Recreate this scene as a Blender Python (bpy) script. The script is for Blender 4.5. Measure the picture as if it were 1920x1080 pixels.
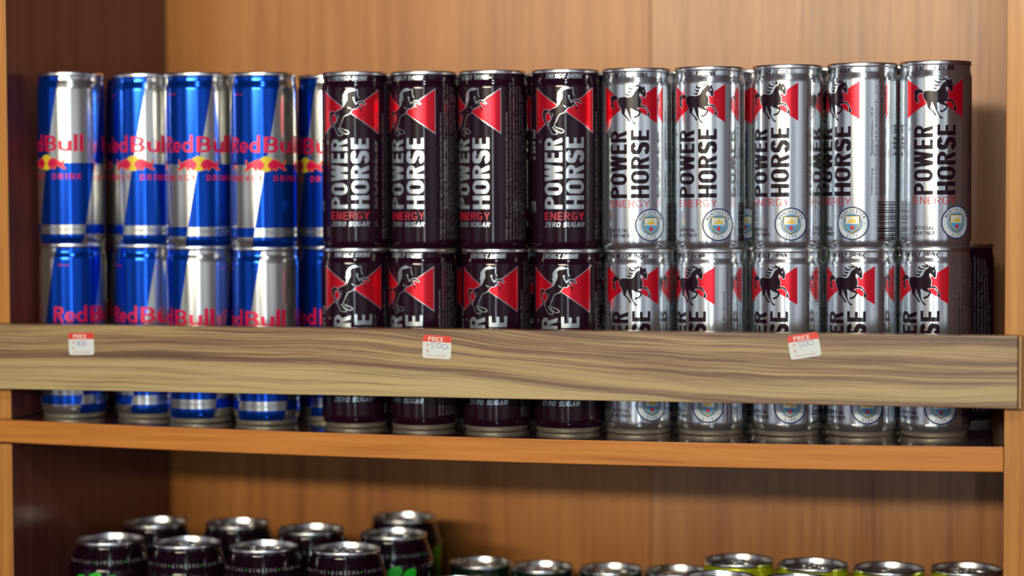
import bpy, bmesh, math, random
import numpy as np
from mathutils import Matrix, Vector

for o in list(bpy.data.objects): bpy.data.objects.remove(o)
sc = bpy.context.scene
C = sc.collection
MM = 0.001
PI = math.pi

# ------------------------------------------------------------------ camera
R = ((0.96974742, -0.24400028, -0.00733496), (0.24407834, 0.9686941, 0.04535977), (-0.00396246, -0.04577782, 0.99894379))
cam = bpy.data.cameras.new('camera'); co = bpy.data.objects.new('camera', cam); C.objects.link(co)
M = Matrix.Identity(4)
for i in range(3):
    M[i][0] = R[i][0]; M[i][1] = R[i][2]; M[i][2] = -R[i][1]
M[0][3], M[1][3], M[2][3] = 0.330, -1.53272, 0.18069
co.matrix_world = M
cam.sensor_width = 36.0; cam.lens = 4003.5 / 1920 * 36
cam.clip_start = 0.05; cam.clip_end = 50
cam.dof.use_dof = True; cam.dof.focus_distance = 1.56; cam.dof.aperture_fstop = 2.9
sc.camera = co

# ------------------------------------------------------------------ look
sc.view_settings.view_transform = 'Standard'; sc.view_settings.look = 'None'
sc.view_settings.gamma = 1.0; sc.view_settings.use_curve_mapping = False
sc.view_settings.exposure = 0.0

# ------------------------------------------------------------------ world: dim shop interior all around
W = bpy.data.worlds.new('shop_interior'); sc.world = W; W.use_nodes = True
nt = W.node_tree; nt.nodes.clear()
def wn(t, **k):
    n = nt.nodes.new(t)
    for a, b in k.items(): setattr(n, a, b)
    return n
wo = wn('ShaderNodeOutputWorld'); bg = wn('ShaderNodeBackground'); tc = wn('ShaderNodeTexCoord')
sx = wn('ShaderNodeSeparateXYZ'); nt.links.new(tc.outputs['Generated'], sx.inputs[0])
az = wn('ShaderNodeMath', operation='ARCTAN2')                      # azimuth seen from the shelf, 0 = straight out of it
ny = wn('ShaderNodeMath', operation='MULTIPLY'); ny.inputs[1].default_value = -1
nt.links.new(sx.outputs['Y'], ny.inputs[0])
nt.links.new(sx.outputs['X'], az.inputs[0]); nt.links.new(ny.outputs[0], az.inputs[1])
mr = wn('ShaderNodeMapRange'); mr.inputs[1].default_value = -PI; mr.inputs[2].default_value = PI
nt.links.new(az.outputs[0], mr.inputs[0])
ramp = wn('ShaderNodeValToRGB'); nt.links.new(mr.outputs[0], ramp.inputs[0])
def az2(d): return (d + 180) / 360
STOPS = [(-180, .02), (-104, .03), (-92, .40), (-80, .50), (-72, .10), (-58, .08), (-50, .60), (-38, .9), (-28, .26), (-13, .32),
         (-10, 2.6), (-6, 2.4), (-2.5, .40), (9, .75), (18, .38), (27, .48), (38, .95), (52, .60), (60, .14), (78, .18), (90, .45), (104, .04), (180, .02)]
cr = ramp.color_ramp; cr.interpolation = 'EASE'
cr.elements[0].position = 0; cr.elements[0].color = (.008,) * 3 + (1,)
cr.elements[1].position = 1; cr.elements[1].color = (.008,) * 3 + (1,)
for d, v in STOPS[1:-1]:
    e = cr.elements.new(az2(d)); e.color = (v / 4, v / 4, v / 4, 1)
er = wn('ShaderNodeValToRGB'); em = wn('ShaderNodeMapRange')        # elevation profile
em.inputs[1].default_value = -1; em.inputs[2].default_value = 1
nt.links.new(sx.outputs['Z'], em.inputs[0]); nt.links.new(em.outputs[0], er.inputs[0])
e2 = er.color_ramp; e2.interpolation = 'EASE'
e2.elements[0].position = 0; e2.elements[0].color = (.015, .015, .015, 1)
e2.elements[1].position = 1; e2.elements[1].color = (.15, .15, .15, 1)
for z, v in ((-.5, .03), (-.26, .08), (-.17, .42), (-.11, .66), (-.04, .85), (.03, 1.1), (.10, 1.2), (.17, .5), (.24, .12), (.45, .08), (.75, .28)):
    e = e2.elements.new((z + 1) / 2); e.color = (v / 2, v / 2, v / 2, 1)
mu = wn('ShaderNodeMix', data_type='RGBA', blend_type='MULTIPLY'); mu.inputs[0].default_value = 1
nt.links.new(ramp.outputs[0], mu.inputs[6]); nt.links.new(er.outputs[0], mu.inputs[7])
tn = wn('ShaderNodeMix', data_type='RGBA', blend_type='MULTIPLY'); tn.inputs[0].default_value = 1
tn.inputs[7].default_value = (.85, .94, .99, 1)
nt.links.new(mu.outputs[2], tn.inputs[6])
ad = wn('ShaderNodeMix', data_type='RGBA', blend_type='ADD'); ad.inputs[0].default_value = 1
ad.inputs[7].default_value = (.0042, .0005, .0030, 1)                  # purple added to the ambient light to tint the shadows
nt.links.new(tn.outputs[2], ad.inputs[6])
nt.links.new(ad.outputs[2], bg.inputs[0]); bg.inputs[1].default_value = 6.4
nt.links.new(bg.outputs[0], wo.inputs[0])

# ------------------------------------------------------------------ lamps of the shop
def area(name, loc, look, sx_, sy_, power, col, spread=180):
    l = bpy.data.lights.new(name, 'AREA'); l.shape = 'RECTANGLE'; l.size = sx_; l.size_y = sy_
    l.energy = power; l.color = col; l.spread = math.radians(spread)
    o = bpy.data.objects.new(name, l); C.objects.link(o); o.location = loc
    d = Vector(look) - Vector(loc); o.rotation_euler = d.to_track_quat('-Z', 'Y').to_euler()
    return o
area('ceiling_tube_light', (-.35, -2.9, .62), (-.05, 0, .47), 1.5, .10, 6.4, (1.0, .86, .60), 54)
area('wall_tube_light', (.56, -2.75, .35), (.1, 0, .15), .020, 1.3, 7, (.78, .92, 1.0))
area('ceiling_lamp', (.46, -2.0, 1.35), (.1, 0, .15), .09, .09, 10, (.85, .95, 1.0))

# ------------------------------------------------------------------ materials
def nodes(name):
    m = bpy.data.materials.new(name); m.use_nodes = True
    return m, m.node_tree, m.node_tree.nodes['Principled BSDF']
def plain(name, col, rough=.4, metal=0, coat=0, spec=.5, coat_rough=.08):
    m, t, b = nodes(name)
    b.inputs['Base Color'].default_value = (*col, 1); b.inputs['Roughness'].default_value = rough
    b.inputs['Metallic'].default_value = metal; b.inputs['Coat Weight'].default_value = coat
    b.inputs['Coat Roughness'].default_value = coat_rough; b.inputs['Specular IOR Level'].default_value = spec
    # slight unevenness of the print / metal
    n = t.nodes.new('ShaderNodeTexNoise'); n.inputs['Scale'].default_value = 300
    mp = t.nodes.new('ShaderNodeMapRange'); mp.inputs[3].default_value = rough * .9; mp.inputs[4].default_value = rough * 1.1
    t.links.new(n.outputs[0], mp.inputs[0]); t.links.new(mp.outputs[0], b.inputs['Roughness'])
    return m
def ramp_set(r, stops):
    el = r.color_ramp.elements
    el[0].position = stops[0][0]; el[0].color = (*stops[0][1], 1)
    el[1].position = stops[-1][0]; el[1].color = (*stops[-1][1], 1)
    for p, c in stops[1:-1]:
        e = el.new(p); e.color = (*c, 1)
def wood(name, cols, axis='Z', fine=1.0, rough=.42, spec=.3, coat=.06, seed=0.0, band=.5, coat_rough=.18):
    """laminate: grain runs along axis"""
    m, t, b = nodes(name)
    tc = t.nodes.new('ShaderNodeTexCoord'); mp = t.nodes.new('ShaderNodeMapping')
    s = {'Z': (1, 1, .035), 'X': (.035, 1, 1), 'Y': (1, .035, 1)}[axis]
    mp.inputs['Scale'].default_value = s; mp.inputs['Location'].default_value = (seed, seed * .7, seed * 1.3)
    t.links.new(tc.outputs['Object'], mp.inputs[0])
    n1 = t.nodes.new('ShaderNodeTexNoise'); n1.inputs['Scale'].default_value = 14 * fine; n1.inputs['Detail'].default_value = 3
    n1.inputs['Distortion'].default_value = .6
    n2 = t.nodes.new('ShaderNodeTexNoise'); n2.inputs['Scale'].default_value = 120 * fine; n2.inputs['Detail'].default_value = 4
    n2.inputs['Distortion'].default_value = .8
    n3 = t.nodes.new('ShaderNodeTexNoise'); n3.inputs['Scale'].default_value = 420 * fine; n3.inputs['Detail'].default_value = 2
    for n in (n1, n2, n3): t.links.new(mp.outputs[0], n.inputs['Vector'])
    a = t.nodes.new('ShaderNodeMath'); a.operation = 'MULTIPLY_ADD'; a.inputs[1].default_value = band
    a2 = t.nodes.new('ShaderNodeMath'); a2.operation = 'MULTIPLY_ADD'; a2.inputs[1].default_value = .75
    a3 = t.nodes.new('ShaderNodeMath'); a3.operation = 'MULTIPLY'; a3.inputs[1].default_value = .25
    t.links.new(n3.outputs[0], a3.inputs[0])
    t.links.new(n2.outputs[0], a2.inputs[0]); t.links.new(a3.outputs[0], a2.inputs[2])
    t.links.new(n1.outputs[0], a.inputs[0]); t.links.new(a2.outputs[0], a.inputs[2])
    r = t.nodes.new('ShaderNodeValToRGB'); t.links.new(a.outputs[0], r.inputs[0])
    ramp_set(r, cols)
    t.links.new(r.outputs[0], b.inputs['Base Color'])
    b.inputs['Roughness'].default_value = rough; b.inputs['Specular IOR Level'].default_value = spec
    b.inputs['Coat Weight'].default_value = coat; b.inputs['Coat Roughness'].default_value = coat_rough
    bp = t.nodes.new('ShaderNodeBump'); bp.inputs['Strength'].default_value = .08; bp.inputs['Distance'].default_value = .0003
    t.links.new(a2.outputs[0], bp.inputs['Height']); t.links.new(bp.outputs[0], b.inputs['Normal'])
    return m

def cols(lo, mid, hi, a=.5, w=.28):
    return [(a - w, lo), (a, mid), (a + w, hi)]
M_back_l = wood('honey_veneer', cols((.31, .095, .017), (.47, .168, .031), (.58, .235, .05), .75, .25), 'Z', 1.0, rough=.42, spec=.40, seed=3)
M_back_r = wood('pale_veneer', cols((.25, .078, .020), (.44, .17, .045), (.56, .245, .07), .75, .24), 'Z', 1.4, rough=.40, spec=.48, seed=9)
M_side = wood('shaded_side_veneer', cols((.11, .030, .028), (.17, .048, .042), (.23, .072, .058), .75, .3), 'Z', .8, rough=.22, seed=5)  # same laminate as elsewhere, its unlit purple-brown tone put into the colour
M_post = wood('edge_veneer_upright', cols((.38, .135, .024), (.55, .23, .045), (.66, .32, .08), .75, .26), 'Z', 1.2, rough=.4, coat=.1, seed=1)
M_shelf_edge = wood('edge_veneer_shelf', cols((.38, .115, .016), (.58, .20, .030), (.68, .265, .045), .75, .24), 'X', 1.5, rough=.4, coat=.1, seed=2)
M_shelf_top = wood('shelf_laminate', cols((.055, .026, .026), (.09, .045, .042), (.13, .068, .06), .75, .3), 'X', 1.0, rough=.13, coat=.8, spec=.6, seed=4, coat_rough=.04)
M_dark_gap = plain('dark_seam_strip', (.05, .02, .012), .6)  # dark brown of the strip behind the back panel seam

def rail_wood():
    m, t, b = nodes('walnut_rail')
    N = t.nodes.new; L = t.links.new
    tc = N('ShaderNodeTexCoord'); s = N('ShaderNodeSeparateXYZ'); L(tc.outputs['Object'], s.inputs[0])
    def math_(op, a, b_=None, c=None):
        n = N('ShaderNodeMath'); n.operation = op
        for i, v in enumerate((a, b_, c)):
            if v is None: continue
            if isinstance(v, (int, float)): n.inputs[i].default_value = v
            else: L(v, n.inputs[i])
        return n.outputs[0]
    # fraction down from the top edge
    u = math_('MULTIPLY_ADD', s.outputs['X'], 1.0, .52)             # metres from the left end
    fr = math_('DIVIDE', math_('SUBTRACT', .0782, s.outputs['Z']), .0508)
    un = math_('DIVIDE', u, .84)
    fc = N('ShaderNodeFloatCurve'); L(un, fc.inputs['Value'])
    cv = fc.mapping.curves[0]
    pts = [(0, .55), (.37, .55), (.49, .63), (.532, .695), (.615, .82), (.68, .91), (.74, 1.0)]
    cv.points[0].location = pts[0]; cv.points[1].location = (1, 1.0)
    for p in pts[1:]: cv.points.new(*p)
    fc.mapping.update()
    bnd = fc.outputs[0]
    w = N('ShaderNodeTexNoise'); w.inputs['Scale'].default_value = 5; w.inputs['Detail'].default_value = 2
    mpw = N('ShaderNodeMapping'); mpw.inputs['Scale'].default_value = (1, 1, 4); L(tc.outputs['Object'], mpw.inputs[0]); L(mpw.outputs[0], w.inputs['Vector'])
    rel = math_('ADD', math_('SUBTRACT', fr, bnd), math_('MULTIPLY', math_('SUBTRACT', w.outputs[0], .5), .10))
    flow = math_('ADD', math_('SUBTRACT', fr, math_('MULTIPLY', bnd, .85)), math_('MULTIPLY', math_('SUBTRACT', w.outputs[0], .5), .35))
    def grain(fx, fz, det, off):
        c = N('ShaderNodeCombineXYZ'); L(math_('MULTIPLY', u, fx), c.inputs[0]); L(math_('MULTIPLY', flow, fz), c.inputs[1]); c.inputs[2].default_value = off
        n = N('ShaderNodeTexNoise'); n.inputs['Scale'].default_value = 1; n.inputs['Detail'].default_value = det; n.inputs['Roughness'].default_value = .6
        n.inputs['Distortion'].default_value = .3
        L(c.outputs[0], n.inputs['Vector']); return n.outputs[0]
    g1 = grain(3.0, 9, 3, 0.3); g2 = grain(9, 42, 4, 5.1); g3 = grain(60, 160, 2, 9.7)
    h = math_('ADD', math_('ADD', math_('MULTIPLY_ADD', g1, .75, -.13), math_('MULTIPLY_ADD', g2, .58, -.06)), math_('MULTIPLY', g3, .10))
    heart = N('ShaderNodeValToRGB'); L(h, heart.inputs[0])
    ramp_set(heart, [(.36, (.08, .034, .022)), (.44, (.14, .068, .036)), (.50, (.205, .114, .055)), (.56, (.29, .175, .082)), (.64, (.43, .30, .125))])
    sap = N('ShaderNodeValToRGB'); L(h, sap.inputs[0])
    ramp_set(sap, [(.34, (.20, .12, .06)), (.42, (.36, .26, .12)), (.50, (.46, .345, .16)), (.62, (.54, .41, .18))])
    mk = N('ShaderNodeMapRange'); mk.inputs[1].default_value = -.012; mk.inputs[2].default_value = .012; L(rel, mk.inputs[0])
    # paler sapwood tongue in the lower right
    cut = N('ShaderNodeMapRange'); cut.inputs[1].default_value = .50; cut.inputs[2].default_value = .86; L(un, cut.inputs[0])
    d = math_('SUBTRACT', .16, math_('ABSOLUTE', math_('SUBTRACT', fr, math_('MULTIPLY_ADD', un, .22, .62))))
    tg = N('ShaderNodeMapRange'); tg.inputs[1].default_value = 0; tg.inputs[2].default_value = .12; L(d, tg.inputs[0])
    tongue = math_('MULTIPLY', math_('MULTIPLY', tg.outputs[0], cut.outputs[0]), .75)
    ml = N('ShaderNodeMath'); ml.operation = 'MAXIMUM'; L(mk.outputs[0], ml.inputs[0]); L(tongue, ml.inputs[1])
    # dark line hugging the boundary
    mix = N('ShaderNodeMix'); mix.data_type = 'RGBA'; L(ml.outputs[0], mix.inputs[0]); L(heart.outputs[0], mix.inputs[6]); L(sap.outputs[0], mix.inputs[7])
    ln = N('ShaderNodeMapRange'); ln.inputs[1].default_value = .09; ln.inputs[2].default_value = 0; ln.inputs[3].default_value = 0; ln.inputs[4].default_value = .55
    L(math_('ABSOLUTE', math_('ADD', rel, .03)), ln.inputs[0])
    mx = N('ShaderNodeMix'); mx.data_type = 'RGBA'; L(ln.outputs[0], mx.inputs[0]); L(mix.outputs[2], mx.inputs[6]); mx.inputs[7].default_value = (.13, .06, .04, 1)
    # knot near the right end, at the top edge
    kx = math_('DIVIDE', math_('SUBTRACT', s.outputs['X'], .259), .011); kz = math_('DIVIDE', math_('SUBTRACT', s.outputs['Z'], .0775), .0075)
    kd = math_('SQRT', math_('ADD', math_('MULTIPLY', kx, kx), math_('MULTIPLY', kz, kz)))
    kn = grain(90, 30, 3, 2.2); kd = math_('ADD', kd, math_('MULTIPLY', math_('SUBTRACT', kn, .5), 1.6))
    kr = N('ShaderNodeValToRGB'); L(kd, kr.inputs[0])
    ramp_set(kr, [(0, (.35,) * 3), (.70, (.25,) * 3), (.86, (.95,) * 3), (1.0, (0,) * 3)])
    mk2 = N('ShaderNodeMix'); mk2.data_type = 'RGBA'; L(math_('MULTIPLY', kr.outputs[0], .75), mk2.inputs[0]); L(mx.outputs[2], mk2.inputs[6]); mk2.inputs[7].default_value = (.11, .06, .035, 1)
    L(mk2.outputs[2], b.inputs['Base Color'])
    b.inputs['Roughness'].default_value = .38; b.inputs['Coat Weight'].default_value = .15; b.inputs['Coat Roughness'].default_value = .2
    bp = N('ShaderNodeBump'); bp.inputs['Strength'].default_value = .12; bp.inputs['Distance'].default_value = .0003
    L(g2, bp.inputs['Height']); L(bp.outputs[0], b.inputs['Normal'])
    return m
M_rail = rail_wood()
M_band = plain('yellow_edge_band', (.42, .27, .10), .45)

M_alu = plain('bare_aluminium', (.62, .64, .66), .26, 1)
M_alu_dull = plain('can_base_aluminium', (.60, .56, .47), .42, .85)
M_lid = plain('lid_aluminium', (.85, .87, .90), .27, 1)
M_silver = plain('silver_can_print', (.74, .79, .84), .17, .95)
M_black = plain('black_can_print', (.016, .0025, .011), .10, .0, spec=.36)
M_ink = plain('black_ink', (.014, .0025, .010), .16, .0, spec=.30)
M_white_ink = plain('silver_white_ink', (.56, .64, .70), .26, .8)
M_grey_ink = plain('grey_small_print', (.30, .30, .34), .4, .3)
M_red = plain('red_foil_print', (.62, .004, .022), .28, .55)
M_red_ink = plain('red_ink', (.50, .012, .03), .35, .1)
M_blue = plain('blue_foil_print', (.002, .065, .52), .17, .8)
M_bsilver = plain('silver_foil_print', (.62, .62, .60), .20, .92)
M_crimson = plain('crimson_lettering', (.72, .006, .075), .35, .25)
M_orange = plain('orange_print', (.85, .20, .03), .4, .1)
M_yellow = plain('yellow_print', (.80, .62, .03), .4, .1)
M_bandtext = plain('blue_grey_lettering', (.12, .17, .28), .4)
M_navy = plain('navy_ink', (.02, .035, .16), .35)
M_sky = plain('sky_blue_ink', (.05, .33, .68), .35)
M_cwhite = plain('white_crest_ink', (.66, .74, .80), .35, .2)
M_gold = plain('gold_ink', (.75, .55, .08), .35, .2)
M_crest_red = plain('rose_red_ink', (.62, .02, .03), .35)
M_lime = plain('lime_can_print', (.42, .48, .006), .30, .45)
M_dgreen = plain('dark_green_can_print', (.002, .022, .008), .26, .5, coat=.4)
M_green = plain('green_claw_print', (.01, .55, .02), .4)
M_blackcan = plain('black_can_lacquer', (.009, .0018, .0065), .10, .0, spec=.40)
M_paper = plain('sticker_paper', (.74, .80, .80), .5)
M_sred = plain('sticker_red', (.78, .035, .018), .45)
M_sred2 = plain('sticker_red_print', (.72, .10, .09), .5)
M_pen = plain('blue_pen', (.12, .15, .50), .5)
M_swhite = plain('sticker_white_print', (.85, .78, .72), .5)

# ------------------------------------------------------------------ helpers
def link(name, me, parent=None):
    o = bpy.data.objects.new(name, me); C.objects.link(o)
    if parent: o.parent = parent
    return o
def tag(o, label, cat, group=None):
    o['label'] = label; o['category'] = cat
    if group: o['group'] = group
    return o
def thing(name, label, cat, loc, rz=0, group=None):
    o = bpy.data.objects.new(name, None); C.objects.link(o); o.empty_display_size = .02
    o.location = loc; o.rotation_euler = (0, 0, rz)
    return tag(o, label, cat, group)

# profiles in mm, (r, z)
def interp_profile(prof, z):
    for (r0, z0), (r1, z1) in zip(prof, prof[1:]):
        if z0 <= z <= z1:
            t = 0 if z1 == z0 else (z - z0) / (z1 - z0)
            return r0 + (r1 - r0) * t, (r1 - r0, z1 - z0)
    return (prof[0][0], (0, 1)) if z < prof[0][1] else (prof[-1][0], (0, 1))

def smooth_profile(pts, n=5, closed=False):
    """Catmull-Rom through pts"""
    out = []
    P = [pts[0]] + list(pts) + [pts[-1]]
    for i in range(1, len(P) - 2):
        p0, p1, p2, p3 = (np.array(P[i + k], float) for k in (-1, 0, 1, 2))
        for k in range(n):
            t = k / n
            out.append(tuple(.5 * ((2 * p1) + (-p0 + p2) * t + (2 * p0 - 5 * p1 + 4 * p2 - p3) * t * t + (-p0 + 3 * p1 - 3 * p2 + p3) * t ** 3)))
    out.append(tuple(pts[-1])); return out

def lathe_data(prof, seg=112, cap=False):
    """verts, faces, normals for a lathe (r,z) in mm; outward when z runs upward on the outside"""
    n = len(prof); V = []; F = []; NN = []
    for i, (r, z) in enumerate(prof):
        a = prof[max(i - 1, 0)]; b = prof[min(i + 1, n - 1)]
        dr, dz = b[0] - a[0], b[1] - a[1]; l = math.hypot(dr, dz) or 1
        nr, nz = dz / l, -dr / l
        for k in range(seg):
            t = 2 * PI * k / seg
            V.append((r * math.sin(t), -r * math.cos(t), z)); NN.append((nr * math.sin(t), -nr * math.cos(t), nz))
    for i in range(n - 1):
        for k in range(seg):
            k2 = (k + 1) % seg
            F.append((i * seg + k, i * seg + k2, (i + 1) * seg + k2, (i + 1) * seg + k))
    return V, F, NN
def mesh_from(name, V, F, mats, mi=None, NN=None, smooth=True):
    me = bpy.data.meshes.new(name)
    me.from_pydata([(x * MM, y * MM, z * MM) for x, y, z in V], [], F)
    for m in mats: me.materials.append(m)
    if mi is not None: me.polygons.foreach_set('material_index', mi)
    me.polygons.foreach_set('use_smooth', [smooth] * len(F))
    me.update()
    if NN is not None: me.normals_split_custom_set_from_vertices(NN)
    return me

# ------------------------------------------------------------------ printed artwork, laid out flat (x, z in mm) and wrapped round the can
def curve_mesh(cu):
    o = bpy.data.objects.new('tmp', cu); C.objects.link(o)
    bpy.context.view_layer.update()
    me = bpy.data.meshes.new_from_object(o)
    V = [(v.co.x, v.co.y) for v in me.vertices]; F = [tuple(p.vertices) for p in me.polygons]
    bpy.data.objects.remove(o); bpy.data.curves.remove(cu); bpy.data.meshes.remove(me)
    return V, F
def flat_text(s, bold=0, shear=0, res=3, spacing=1.0):
    cu = bpy.data.curves.new('t', 'FONT'); cu.body = s; cu.resolution_u = res; cu.offset = bold; cu.shear = shear
    cu.space_character = spacing; cu.fill_mode = 'BOTH'; cu.dimensions = '2D'
    return curve_mesh(cu)
def flat_poly(loops, offset=0):
    cu = bpy.data.curves.new('p', 'CURVE'); cu.dimensions = '2D'; cu.fill_mode = 'BOTH'; cu.offset = offset
    for lp in loops:
        sp = cu.splines.new('POLY'); sp.points.add(len(lp) - 1); sp.use_cyclic_u = True
        for p, (x, y) in zip(sp.points, lp): p.co = (x, y, 0, 1)
    return curve_mesh(cu)
def smooth_loop(pts, n=3):
    out = []; N = len(pts)
    for i in range(N):
        p0, p1, p2, p3 = (np.array(pts[(i + k) % N], float) for k in (-1, 0, 1, 2))
        for k in range(n):
            t = k / n
            out.append(tuple(.5 * ((2 * p1) + (-p0 + p2) * t + (2 * p0 - 5 * p1 + 4 * p2 - p3) * t * t + (-p0 + 3 * p1 - 3 * p2 + p3) * t ** 3)))
    return out
def fit(vf, x0, x1, z0, z1, rot=False):
    """scale a flat shape to a box; rot: text that reads upward"""
    V, F = vf
    if rot: V = [(-y, x) for x, y in V]
    xs = [v[0] for v in V]; zs = [v[1] for v in V]
    ax, bx, az_, bz = min(xs), max(xs), min(zs), max(zs)
    return [(x0 + (x - ax) / (bx - ax) * (x1 - x0), z0 + (y - az_) / (bz - az_) * (z1 - z0)) for x, y in V], F
def move(vf, dx, dz, rot=0, s=1):
    c, n = math.cos(rot) * s, math.sin(rot) * s
    return [(x * c - y * n + dx, x * n + y * c + dz) for x, y in vf[0]], vf[1]
def rect(x0, z0, x1, z1): return [(x0, z0), (x1, z0), (x1, z1), (x0, z1)], [(0, 1, 2, 3)]
def disc(cx, cz, r, n=48): return [(cx + r * math.cos(2 * PI * k / n), cz + r * math.sin(2 * PI * k / n)) for k in range(n)], [tuple(range(n))]
def ring(cx, cz, r0, r1, n=48):
    V = []; F = []
    for k in range(n):
        a = 2 * PI * k / n; V += [(cx + r0 * math.cos(a), cz + r0 * math.sin(a)), (cx + r1 * math.cos(a), cz + r1 * math.sin(a))]
        j = (k + 1) % n; F.append((2 * k, 2 * k + 1, 2 * j + 1, 2 * j))
    return V, F
def stroke(pts, w):
    V = []; F = []
    for i in range(len(pts)):
        a = np.array(pts[max(i - 1, 0)]); b = np.array(pts[min(i + 1, len(pts) - 1)]); d = (b - a) / (np.hypot(*(b - a)) or 1)
        n = np.array([-d[1], d[0]]) * w / 2; p = np.array(pts[i]); V += [tuple(p + n), tuple(p - n)]
        if i: F.append((2 * i - 2, 2 * i - 1, 2 * i + 1, 2 * i))
    return V, F
def text_line(s, x, z0, h, length=None, bold=0, rot=True, res=1):
    """one line of small print reading upward from z0, baseline at x (right side), cap height h"""
    V, F = flat_text(s, bold, 0, res)
    k = h / .70
    w = max(v[0] for v in V) * k
    kx = k if length is None else k * length / w
    return [(x - y * k, z0 + q * kx) for q, y in V], F

class Print:
    def __init__(s): s.items = []
    def add(s, vf, mat, layer=1, cut=True, zcut=False): s.items.append((vf, mat, layer, cut, zcut)); return s

def wrap_print(pr, prof, R0, mats, step=2.0):
    """-> V, F, matidx, normals"""
    V = []; F = []; MI = []; NN = []
    groups = {}
    for vf, mat, layer, cut, zcut in pr.items: groups.setdefault((cut, zcut), []).append((vf, mat, layer))
    for (cut, zcut), lst in groups.items():
        bm = bmesh.new(); ly = bm.verts.layers.float.new('lay')
        for (vv, ff), mat, layer in lst:
            bv = []
            for x, z in vv:
                q = bm.verts.new((x, z, 0)); q[ly] = layer; bv.append(q)
            mi = mats.index(mat)
            piece = list(range(len(vv)))                          # overlapping strokes get a hair of height each
            for f in ff:
                r_ = min(piece[i] for i in f); old = {piece[i] for i in f}
                for i in f: piece[i] = r_
            ids = {}
            for i, q in enumerate(bv): q[ly] = layer + .09 * (ids.setdefault(piece[i], len(ids)) % 5) if len(vv) < 900 else layer
            for f in ff:
                p = [vv[i] for i in f]
                ar = sum(p[i][0] * p[(i + 1) % len(p)][1] - p[(i + 1) % len(p)][0] * p[i][1] for i in range(len(p)))
                if abs(ar) < 1e-7 or len(set(f)) < 3: continue
                try: fa = bm.faces.new([bv[i] for i in (f if ar > 0 else f[::-1])])
                except ValueError: continue
                fa.material_index = mi
        if cut:
            xs = [v.co.x for v in bm.verts]; a, b = min(xs), max(xs)
            x = math.ceil(a / step) * step
            while x < b:
                bmesh.ops.bisect_plane(bm, geom=bm.verts[:] + bm.edges[:] + bm.faces[:], plane_co=(x + .013, 0, 0), plane_no=(1, 0, 0)); x += step
        if zcut:
            zs = [v.co.y for v in bm.verts]; a, b = min(zs), max(zs)
            for (r, z) in prof:
                if a < z < b: bmesh.ops.bisect_plane(bm, geom=bm.verts[:] + bm.edges[:] + bm.faces[:], plane_co=(0, z, 0), plane_no=(0, 1, 0))
        bm.verts.index_update(); base = len(V)
        for v in bm.verts:
            x, z = v.co.x, v.co.y; r, (dr, dz) = interp_profile(prof, z); l = math.hypot(dr, dz) or 1
            nr, nz = dz / l, -dr / l; th = x / R0; h = .05 * v[ly]
            rr = r + nr * h; s, c = math.sin(th), math.cos(th)
            V.append((rr * s, -rr * c, z + nz * h)); NN.append((nr * s, -nr * c, nz))
        for f in bm.faces:
            F.append(tuple(base + v.index for v in f.verts)); MI.append(f.material_index)
        bm.free()
    return V, F, MI, NN

# ------------------------------------------------------------------ can shells
H = 139.6
KT = .977            # artwork heights were laid out on a slightly longer can
SLIM_SIDE = [(24.9, 3.9), (25.45, 5.0), (26.0, 6.6), (26.35, 8.4), (26.5, 10.5), (26.5, 40), (26.5, 80), (26.5, 125.9), (26.42, 127.8), (26.15, 129.4), (25.75, 130.8),
             (25.45, 131.9), (25.32, 133.2), (25.3, 135.0), (25.32, 136.3)]
SLIM_BASE = [(0, 9.5), (12, 8.6), (18, 6.0), (21.5, 2.4), (22.6, .5), (23.2, 0), (23.8, .3), (24.1, 1.3), (24.3, 2.6), (24.9, 3.9)]
def lid_prof(r, h):       # outer seam radius r, top at h
    return [(r - .75, h - 3.3), (r - .15, h - 3.0), (r + .05, h - 2.4), (r + .05, h - .8), (r - .2, h - .15), (r - .65, h), (r - 1.1, h - .25),
            (r - 1.35, h - 1.2), (r - 1.9, h - 4.5), (r - 2.6, h - 6.0), (r - 3.5, h - 6.2), (r - 4.2, h - 5.4), (r - 4.6, h - 4.0), (r - 6.0, h - 3.7), (r * .5, h - 3.7), (0.01, h - 3.7)]
def body_mesh(name, side, body_mat, pr, R0, mats, seg=112):
    sp = side
    V, F, NN = lathe_data(sp, seg); MI = [mats.index(body_mat)] * len(F)
    if pr:
        v, f, m, n = wrap_print(pr, sp, R0, mats); b = len(V)
        V += v; F += [tuple(b + i for i in q) for q in f]; MI += m; NN += n
    return mesh_from(name, V, F, mats, MI, NN)
def lid_mesh(name, r, h, mat):
    V, F, NN = lathe_data(lid_prof(r, h), 72)
    n0 = len(V)
    return mesh_from(name, V, F, [mat], NN=NN)
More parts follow.
